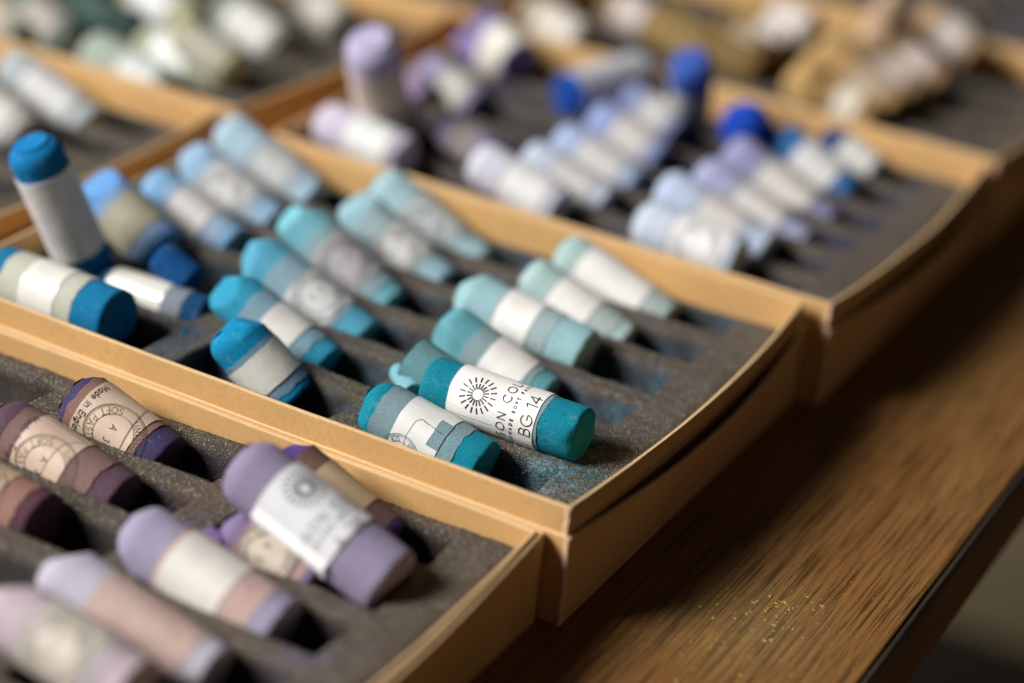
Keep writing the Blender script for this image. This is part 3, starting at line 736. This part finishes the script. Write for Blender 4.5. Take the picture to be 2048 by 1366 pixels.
 ('b6', (-7.4, 18.75, 3.13), (-3.6, 18.75, 2.77), 0.84, (0.6, 0.68, 0.8), (0.78, 0.79, 0.8), 'ring', 'white stick with powdery head and label, right column of blue box, nearest the camera', 'sticks in the blue box', (0.4, 0.9), (0.34, 0.93), {'f': 1}),
 ('b5', (-7.75, 21.1, 3.59), (-3.56, 21.1, 2.28), 0.8, (0.52, 0.62, 0.8), (0.6, 0.58, 0.56), 'blank', 'pale periwinkle stick second from the front in the right column of the blue box', 'sticks in the blue box', (0.4, 0.74), (0.3, 0.85), {'f': 2}),
 ('b4', (-7.42, 23.5, 3.54), (-3.2, 23.5, 1.7), 0.78, (0.42, 0.45, 0.68), (0.7, 0.68, 0.66), 'blank', 'dusty mauve blue stick third from the front in the right column of the blue box', 'sticks in the blue box', (0.38, 0.76), (0.28, 0.8), {'f': 2}),
 ('b3', (-7.36, 25.9, 3.67), (-3.22, 25.9, 1.69), 0.8, (0.32, 0.32, 0.52), (0.7, 0.68, 0.64), 'blank', 'grey violet stick fourth from the front in the right column of the blue box', 'sticks in the blue box', (0.35, 0.78), (0.3, 0.82), {'f': 2}),
 ('b2', (-6.55, 28.3, 3.57), (-3.39, 28.3, 2.05), 0.85, (0.04, 0.17, 0.45), (0.72, 0.72, 0.72), 'blank', 'denim blue stick with a bright white label fifth from the front in the blue box', 'sticks in the blue box', (0.3, 0.78), (0.28, 0.82), {'f': 2}),
 ('b1', (-5.52, 30.7, 3.08), (-3.12, 30.7, 2.06), 0.8, (0.0, 0.05, 0.2), (0.72, 0.72, 0.7), 'blank', 'navy stick with a white label in the back right corner of the blue box', 'sticks in the blue box', (0.3, 0.85), (0.28, 0.9), {'f': 2}),
 ('m6', (-13.85, 18.75, 3.6), (-10.35, 18.75, 2.63), 0.82, (0.68, 0.68, 0.78), (0.75, 0.76, 0.76), 'blank', 'chalk white stick front of the middle column of the blue box', 'sticks in the blue box', (0.42, 0.86), (0.36, 0.9), {'f': 1}),
 ('m5', (-13.06, 21.1, 3.29), (-9.7, 21.1, 2.28), 0.7, (0.6, 0.66, 0.8), (0.55, 0.54, 0.54), 'blank', 'small bluish white stick, second from front, middle column of the blue box', 'sticks in the blue box', (0.4, 0.8), (0.3, 0.9), {'f': 1}),
 ('m4', (-13.1, 23.5, 3.22), (-9.78, 23.5, 2.13), 0.78, (0.45, 0.55, 0.8), (0.6, 0.59, 0.57), 'blank', 'light periwinkle stick third from the front in the middle column of the blue box', 'sticks in the blue box', (0.34, 0.8), (0.3, 0.9), {'f': 1}),
 ('m3', (-12.91, 25.9, 3.43), (-9.97, 25.9, 2.41), 0.78, (0.34, 0.42, 0.74), (0.6, 0.58, 0.56), 'blank', 'periwinkle stick fourth from the front in the middle column of the blue box', 'sticks in the blue box', (0.36, 0.8), (0.3, 0.9), {'f': 1}),
 ('m2', (-12.75, 28.3, 3.69), (-10.42, 28.3, 2.69), 0.7, (0.26, 0.3, 0.55), (0.62, 0.6, 0.58), 'blank', 'slate blue stick fifth from the front in the middle column of the blue box', 'sticks in the blue box', (0.36, 0.8), (0.3, 0.9), {'f': 1}),
 ('mup', (-10.14, 28.12, 5.77), (-10.73, 30.0, 2.76), 0.8, (0.05, 0.12, 0.5), (0.5, 0.48, 0.44), 'blank', 'stick with a violet blue tip standing upright against the back wall of the blue box', 'sticks in the blue box', (0.42, 0.85), (0.38, 0.9), {'f': 1}),
 ('mbl', (-7.62, 27.01, 4.56), (-6.74, 28.46, 2.55), 0.95, (0.0, 0.05, 0.42), (0.03, 0.03, 0.1), 'none', 'vivid ultramarine stick with its round end turned up in the blue box', 'sticks in the blue box', (0.5, 0.8), (0.7, 0.95), {'f': 1}),
 ('mho', (-14.73, 27.13, 3.3), (-13.63, 31.49, 3.3), 0.95, (0.0, 0.055, 0.34), (0.6, 0.6, 0.66), 'blank', 'ultramarine stick with a pale label lying crosswise near the back wall of the blue box', 'sticks in the blue box', (0.06, 0.95), (0.05, 0.97), {'f': 1, 'cut': 0.6}),
 ('l6', (-20.24, 18.7, 3.3), (-16.55, 18.7, 2.83), 0.84, (0.66, 0.6, 0.74), (0.72, 0.74, 0.72), 'blank', 'pinkish white stick front left of the blue box, beside the upright lavender stick', 'sticks in the blue box', (0.4, 0.85), (0.36, 0.9), {'f': 1}),
 ('lup', (-18.41, 18.79, 6.89), (-18.75, 21.0, 2.2), 0.98, (0.54, 0.5, 0.72), (0.6, 0.48, 0.42), 'none', 'pale lavender stick standing upright in a tan sleeve in the blue box', 'sticks in the blue box', (0.5, 0.8), (0.22, 0.95), {'f': 1, 'sl': (0.66, 0.54, 0.47)}),
 ('lb1', (-20.57, 26.2, 3.3), (-18.05, 26.2, 2.25), 0.9, (0.38, 0.34, 0.56), (0.6, 0.58, 0.52), 'blank', 'violet stick with a cream label, next right of the upright lavender stick', 'sticks in the blue box', (0.42, 0.85), (0.3, 0.9), {'f': 1}),
 ('lb2', (-20.98, 29.6, 3.27), (-18.39, 29.6, 2.94), 0.8, (0.28, 0.22, 0.46), (0.6, 0.55, 0.5), 'blank', 'deep purple stick near the back left corner of the blue box', 'sticks in the blue box', (0.5, 0.9), (0.5, 0.92), {'f': 1}),
 ('lb3', (-20.32, 30.38, 4.15), (-17.85, 29.12, 3.46), 0.8, (0.17, 0.14, 0.4), (0.66, 0.64, 0.56), 'blank', 'dark violet stick lying on another one in the back left corner of the blue box', 'sticks in the blue box', (0.4, 0.95), (0.4, 0.97), {'f': 1}),
 ('lb4', (-20.41, 24.8, 3.39), (-19.5, 24.8, 2.81), 0.55, (0.4, 0.3, 0.46), (0.4, 0.3, 0.3), 'none', 'tiny mauve stub beside the upright lavender stick', 'sticks in the blue box', (0.5, 0.8), (0.7, 0.9), {'f': 1}),
 ('lb5', (-16.55, 21.2, 3.49), (-14.68, 21.2, 2.74), 0.75, (0.34, 0.3, 0.52), (0.45, 0.42, 0.4), 'none', 'dusky lilac stick lying low in the left column of the blue box', 'sticks in the blue box', (0.5, 0.8), (0.25, 0.8), {'f': 1, 'sl': (0.35, 0.3, 0.28)}),
 ('o1', (-7.47, 34.8, 3.43), (-4.94, 34.8, 2.85), 0.78, (0.4, 0.24, 0.09), (0.72, 0.66, 0.54), 'blank', 'brown stick with a small bright cream label nearest the blue box in the brown box', 'sticks in the brown box', (0.4, 0.75), (0.3, 0.8), {'f': 1}),
 ('o2', (-7.81, 33.8, 3.5), (-8.41, 39.41, 3.6), 0.85, (0.6, 0.38, 0.15), (0.5, 0.3, 0.1), 'none', 'golden ochre stick lying crosswise over the others in the brown box', 'sticks in the brown box', (0.3, 0.8), (0.4, 0.7), {'f': 1, 'sl': (0.6, 0.38, 0.16)}),
 ('o3', (-7.5, 38.0, 4.25), (-4.35, 38.0, 3.09), 0.75, (0.3, 0.19, 0.09), (0.58, 0.48, 0.42), 'blank', 'brown stick with a beige label left of centre in the right column of ochres', 'sticks in the brown box', (0.45, 0.8), (0.35, 0.85), {'f': 1}),
 ('o4', (-7.15, 40.2, 4.28), (-4.05, 40.2, 3.1), 0.75, (0.36, 0.23, 0.11), (0.6, 0.5, 0.45), 'blank', 'tan brown stick with a pinkish beige label among the ochres', 'sticks in the brown box', (0.42, 0.78), (0.35, 0.85), {'f': 1}),
 ('o5', (-6.9, 39.13, 4.39), (-8.37, 45.63, 4.21), 0.75, (0.62, 0.42, 0.27), (0.5, 0.3, 0.1), 'none', 'pinkish sand stick lying crosswise at the back of the brown box', 'sticks in the brown box', (0.3, 0.8), (0.4, 0.7), {'f': 1, 'sl': (0.6, 0.42, 0.28)}),
 ('o5b', (-6.68, 43.8, 4.76), (-3.92, 43.8, 3.51), 0.8, (0.45, 0.3, 0.17), (0.62, 0.55, 0.5), 'blank', 'sand brown stick with pale label in the back right corner of the brown box', 'sticks in the brown box', (0.42, 0.78), (0.35, 0.85), {'f': 1}),
 ('o12', (-7.76, 36.4, 4.37), (-4.68, 36.4, 2.93), 0.75, (0.48, 0.3, 0.12), (0.5, 0.38, 0.26), 'blank', 'ochre brown stick with tan label between the crosswise ochre and the beige labelled one', 'sticks in the brown box', (0.45, 0.8), (0.35, 0.85), {'f': 1}),
 ('o13', (-8.99, 39.95, 3.95), (-6.98, 39.97, 3.37), 0.75, (0.55, 0.38, 0.2), (0.5, 0.3, 0.1), 'none', 'sandy beige stick lying on top in the middle of the ochre group', 'sticks in the brown box', (0.3, 0.8), (0.4, 0.7), {'f': 1, 'sl': (0.5, 0.36, 0.2)}),
 ('o14', (-13.28, 37.6, 3.7), (-10.9, 37.6, 3.2), 0.8, (0.28, 0.18, 0.07), (0.45, 0.36, 0.24), 'blank', 'dark brown stick with a dull tan label in the middle of the brown box', 'sticks in the brown box', (0.4, 0.75), (0.35, 0.85), {'f': 1}),
 ('o15', (-15.56, 36.0, 3.95), (-12.89, 36.0, 3.13), 0.8, (0.34, 0.22, 0.08), (0.5, 0.4, 0.26), 'none', 'mustard brown stick at the left of the middle slots of the brown box', 'sticks in the brown box', (0.4, 0.75), (0.35, 0.85), {'f': 1, 'sl': (0.3, 0.2, 0.08)}),
 ('o6', (-12.87, 38.8, 3.52), (-10.52, 38.8, 3.18), 0.85, (0.36, 0.22, 0.08), (0.68, 0.62, 0.58), 'blank', 'brown stick with a pale label in the middle column of the brown box', 'sticks in the brown box', (0.4, 0.9), (0.38, 0.95), {'f': 1}),
 ('o7', (-13.83, 42.0, 3.53), (-10.48, 42.0, 3.25), 0.85, (0.4, 0.25, 0.09), (0.68, 0.62, 0.6), 'blank', 'raw sienna stick with pale label at the back middle of the brown box', 'sticks in the brown box', (0.4, 0.9), (0.38, 0.95), {'f': 1}),
 ('o8', (-13.62, 36.4, 3.59), (-10.57, 36.4, 2.95), 0.85, (0.2, 0.12, 0.035), (0.3, 0.2, 0.08), 'none', 'dark umber stick front of the middle column of the brown box', 'sticks in the brown box', (0.4, 0.9), (0.3, 0.8), {'f': 1, 'sl': (0.22, 0.14, 0.05)}),
 ('o9', (-20.8, 34.8, 3.52), (-17.91, 34.8, 2.71), 0.9, (0.45, 0.38, 0.28), (0.72, 0.68, 0.6), 'blank', 'stick with a large cream label at the front left of the brown box', 'sticks in the brown box', (0.3, 0.9), (0.28, 0.95), {'f': 1}),
 ('o10', (-18.85, 38.4, 3.49), (-16.33, 38.4, 2.96), 0.85, (0.3, 0.2, 0.1), (0.6, 0.52, 0.48), 'blank', 'brown stick with a beige label second in the left column of the brown box', 'sticks in the brown box', (0.3, 0.85), (0.28, 0.9), {'f': 1}),
 ('o11', (-16.38, 38.8, 3.3), (-13.6, 38.8, 2.44), 0.8, (0.36, 0.24, 0.06), (0.36, 0.25, 0.1), 'none', 'olive brown stick in the middle column of the brown box beside the umber one', 'sticks in the brown box', (0.3, 0.85), (0.3, 0.8), {'f': 1, 'sl': (0.32, 0.22, 0.08)}),
 ('w1', (-31.37, 14.7, 3.77), (-27.4, 14.7, 2.3), 0.74, (0.5, 0.56, 0.58), (0.62, 0.63, 0.64), 'blank', 'pale grey stick with whitish label, rearmost in the box at the left edge', 'sticks in the pale box', (0.3, 0.8), (0.25, 0.85), {'f': 1}),
 ('w2', (-31.85, 12.2, 3.69), (-28.34, 12.2, 2.34), 0.85, (0.6, 0.6, 0.58), (0.72, 0.7, 0.66), 'blank', 'white stick cut by the left edge of the picture, above the upright blue stick', 'sticks in the pale box', (0.3, 0.85), (0.25, 0.9), {'f': 1}),
 ('g1', (-31.26, 19.2, 3.17), (-27.47, 19.2, 2.29), 0.9, (0.42, 0.5, 0.42), (0.62, 0.66, 0.64), 'blank', 'pale sage green stick front of the right column of the green box', 'sticks in the green box', (0.5, 0.9), (0.4, 0.92), {'f': 1}),
 ('g2', (-30.41, 21.4, 3.0), (-26.19, 21.4, 2.6), 0.95, (0.44, 0.46, 0.32), (0.74, 0.76, 0.74), 'blank', 'yellowish green stick with bright white label, second in the green box', 'sticks in the green box', (0.25, 0.66), (0.2, 0.68), {'f': 1}),
 ('g3', (-30.1, 26.0, 3.47), (-26.91, 26.0, 2.39), 0.92, (0.3, 0.33, 0.28), (0.7, 0.7, 0.66), 'blank', 'grey green stick with a white label third in the right column of the green box', 'sticks in the green box', (0.25, 0.85), (0.2, 0.9), {'f': 1}),
 ('g4', (-29.13, 30.3, 3.34), (-26.73, 30.3, 2.44), 0.85, (0.25, 0.25, 0.2), (0.6, 0.56, 0.5), 'blank', 'olive grey stick in the back right corner of the green box', 'sticks in the green box', (0.3, 0.85), (0.25, 0.9), {'f': 1}),
 ('g5', (-34.59, 25.9, 3.19), (-31.18, 25.9, 2.4), 0.9, (0.5, 0.5, 0.3), (0.74, 0.76, 0.78), 'blank', 'stick with a white label and pale yellow end in the middle of the green box', 'sticks in the green box', (0.2, 0.7), (0.18, 0.72), {'f': 1}),
 ('g6', (-35.41, 22.51, 3.06), (-32.27, 23.62, 2.45), 0.9, (0.05, 0.09, 0.08), (0.05, 0.1, 0.09), 'none', 'very dark green stick front of the middle column of the green box', 'sticks in the green box', (0.3, 0.6), (0.2, 0.6), {'f': 1, 'sl': (0.08, 0.14, 0.13)}),
 ('g7', (-36.27, 20.9, 3.59), (-33.53, 20.9, 2.37), 0.85, (0.2, 0.26, 0.22), (0.45, 0.42, 0.36), 'blank', 'dull green stick with a brownish label in the left part of the green box', 'sticks in the green box', (0.3, 0.8), (0.25, 0.85), {'f': 1}),
 ('g8', (-38.8, 21.2, 3.16), (-34.9, 19.91, 2.35), 0.85, (0.3, 0.3, 0.24), (0.4, 0.34, 0.26), 'blank', 'grey stick at the very top left corner of the picture', 'sticks in the green box', (0.3, 0.8), (0.25, 0.85), {'f': 1}),
 ('g9', (-28.23, 20.85, 4.14), (-25.55, 20.8, 3.28), 0.75, (0.45, 0.45, 0.3), (0.5, 0.48, 0.42), 'none', 'pale olive stick lying over its neighbour in the green box', 'sticks in the green box', (0.3, 0.8), (0.25, 0.8), {'f': 1, 'sl': (0.45, 0.43, 0.36)}),
]

for i, rec in enumerate(STICKS): make_stick(rec, i)
crumbs('yellow_pigment_flakes', 'tiny yellow pigment flakes scattered on the oak table top at the lower right', 'pigment flakes',
       [(4.6, 3.4, .9, 1.3, 60, .010, .05), (4.1, 1.8, 1.2, 1.2, 35, .010, .05), (4.9, 5.2, .7, 1.0, 25, .010, .04), (4.5, 4.0, 1.6, 2.6, 160, .006, .018), (4.4, 4.6, .25, .5, 30, .015, .07)],
       chalk('yellow_pigment', (.50, .36, .07)), 4, lambda x, y: .002)
crumbs('teal_pigment_crumbs', 'teal pigment crumbs lying on the foam under the BG 14 stick', 'pigment crumbs',
       [(-2.0, 3.0, .6, .5, 90, .01, .035), (-2.6, 3.6, .9, .3, 60, .01, .03), (-1.3, 3.6, .3, .5, 30, .01, .03)],
       get('chalk', chalk, (.0, .215, .30)), 5, lambda x, y: 2.53)
crumbs('blue_pigment_crumbs', 'small blue pigment crumbs on the foam left of the leaning deep blue stick', 'pigment crumbs',
       [(-14.6, 3.6, .35, .25, 40, .015, .07), (-14.0, 1.1, .6, .2, 30, .015, .06)],
       get('chalk', chalk, (.0, .15, .34)), 6, lambda x, y: 2.53)
crumbs('purple_pigment_crumbs', 'broken purple pigment crumbs beside the head of the crumbling purple stick', 'pigment crumbs',
       [(-8.5, -5.1, .18, .25, 30, .03, .16), (-8.3, -4.2, .3, .3, 25, .01, .05)],
       get('chalk', chalk, (.24, .16, .34)), 7, lambda x, y: 2.25)
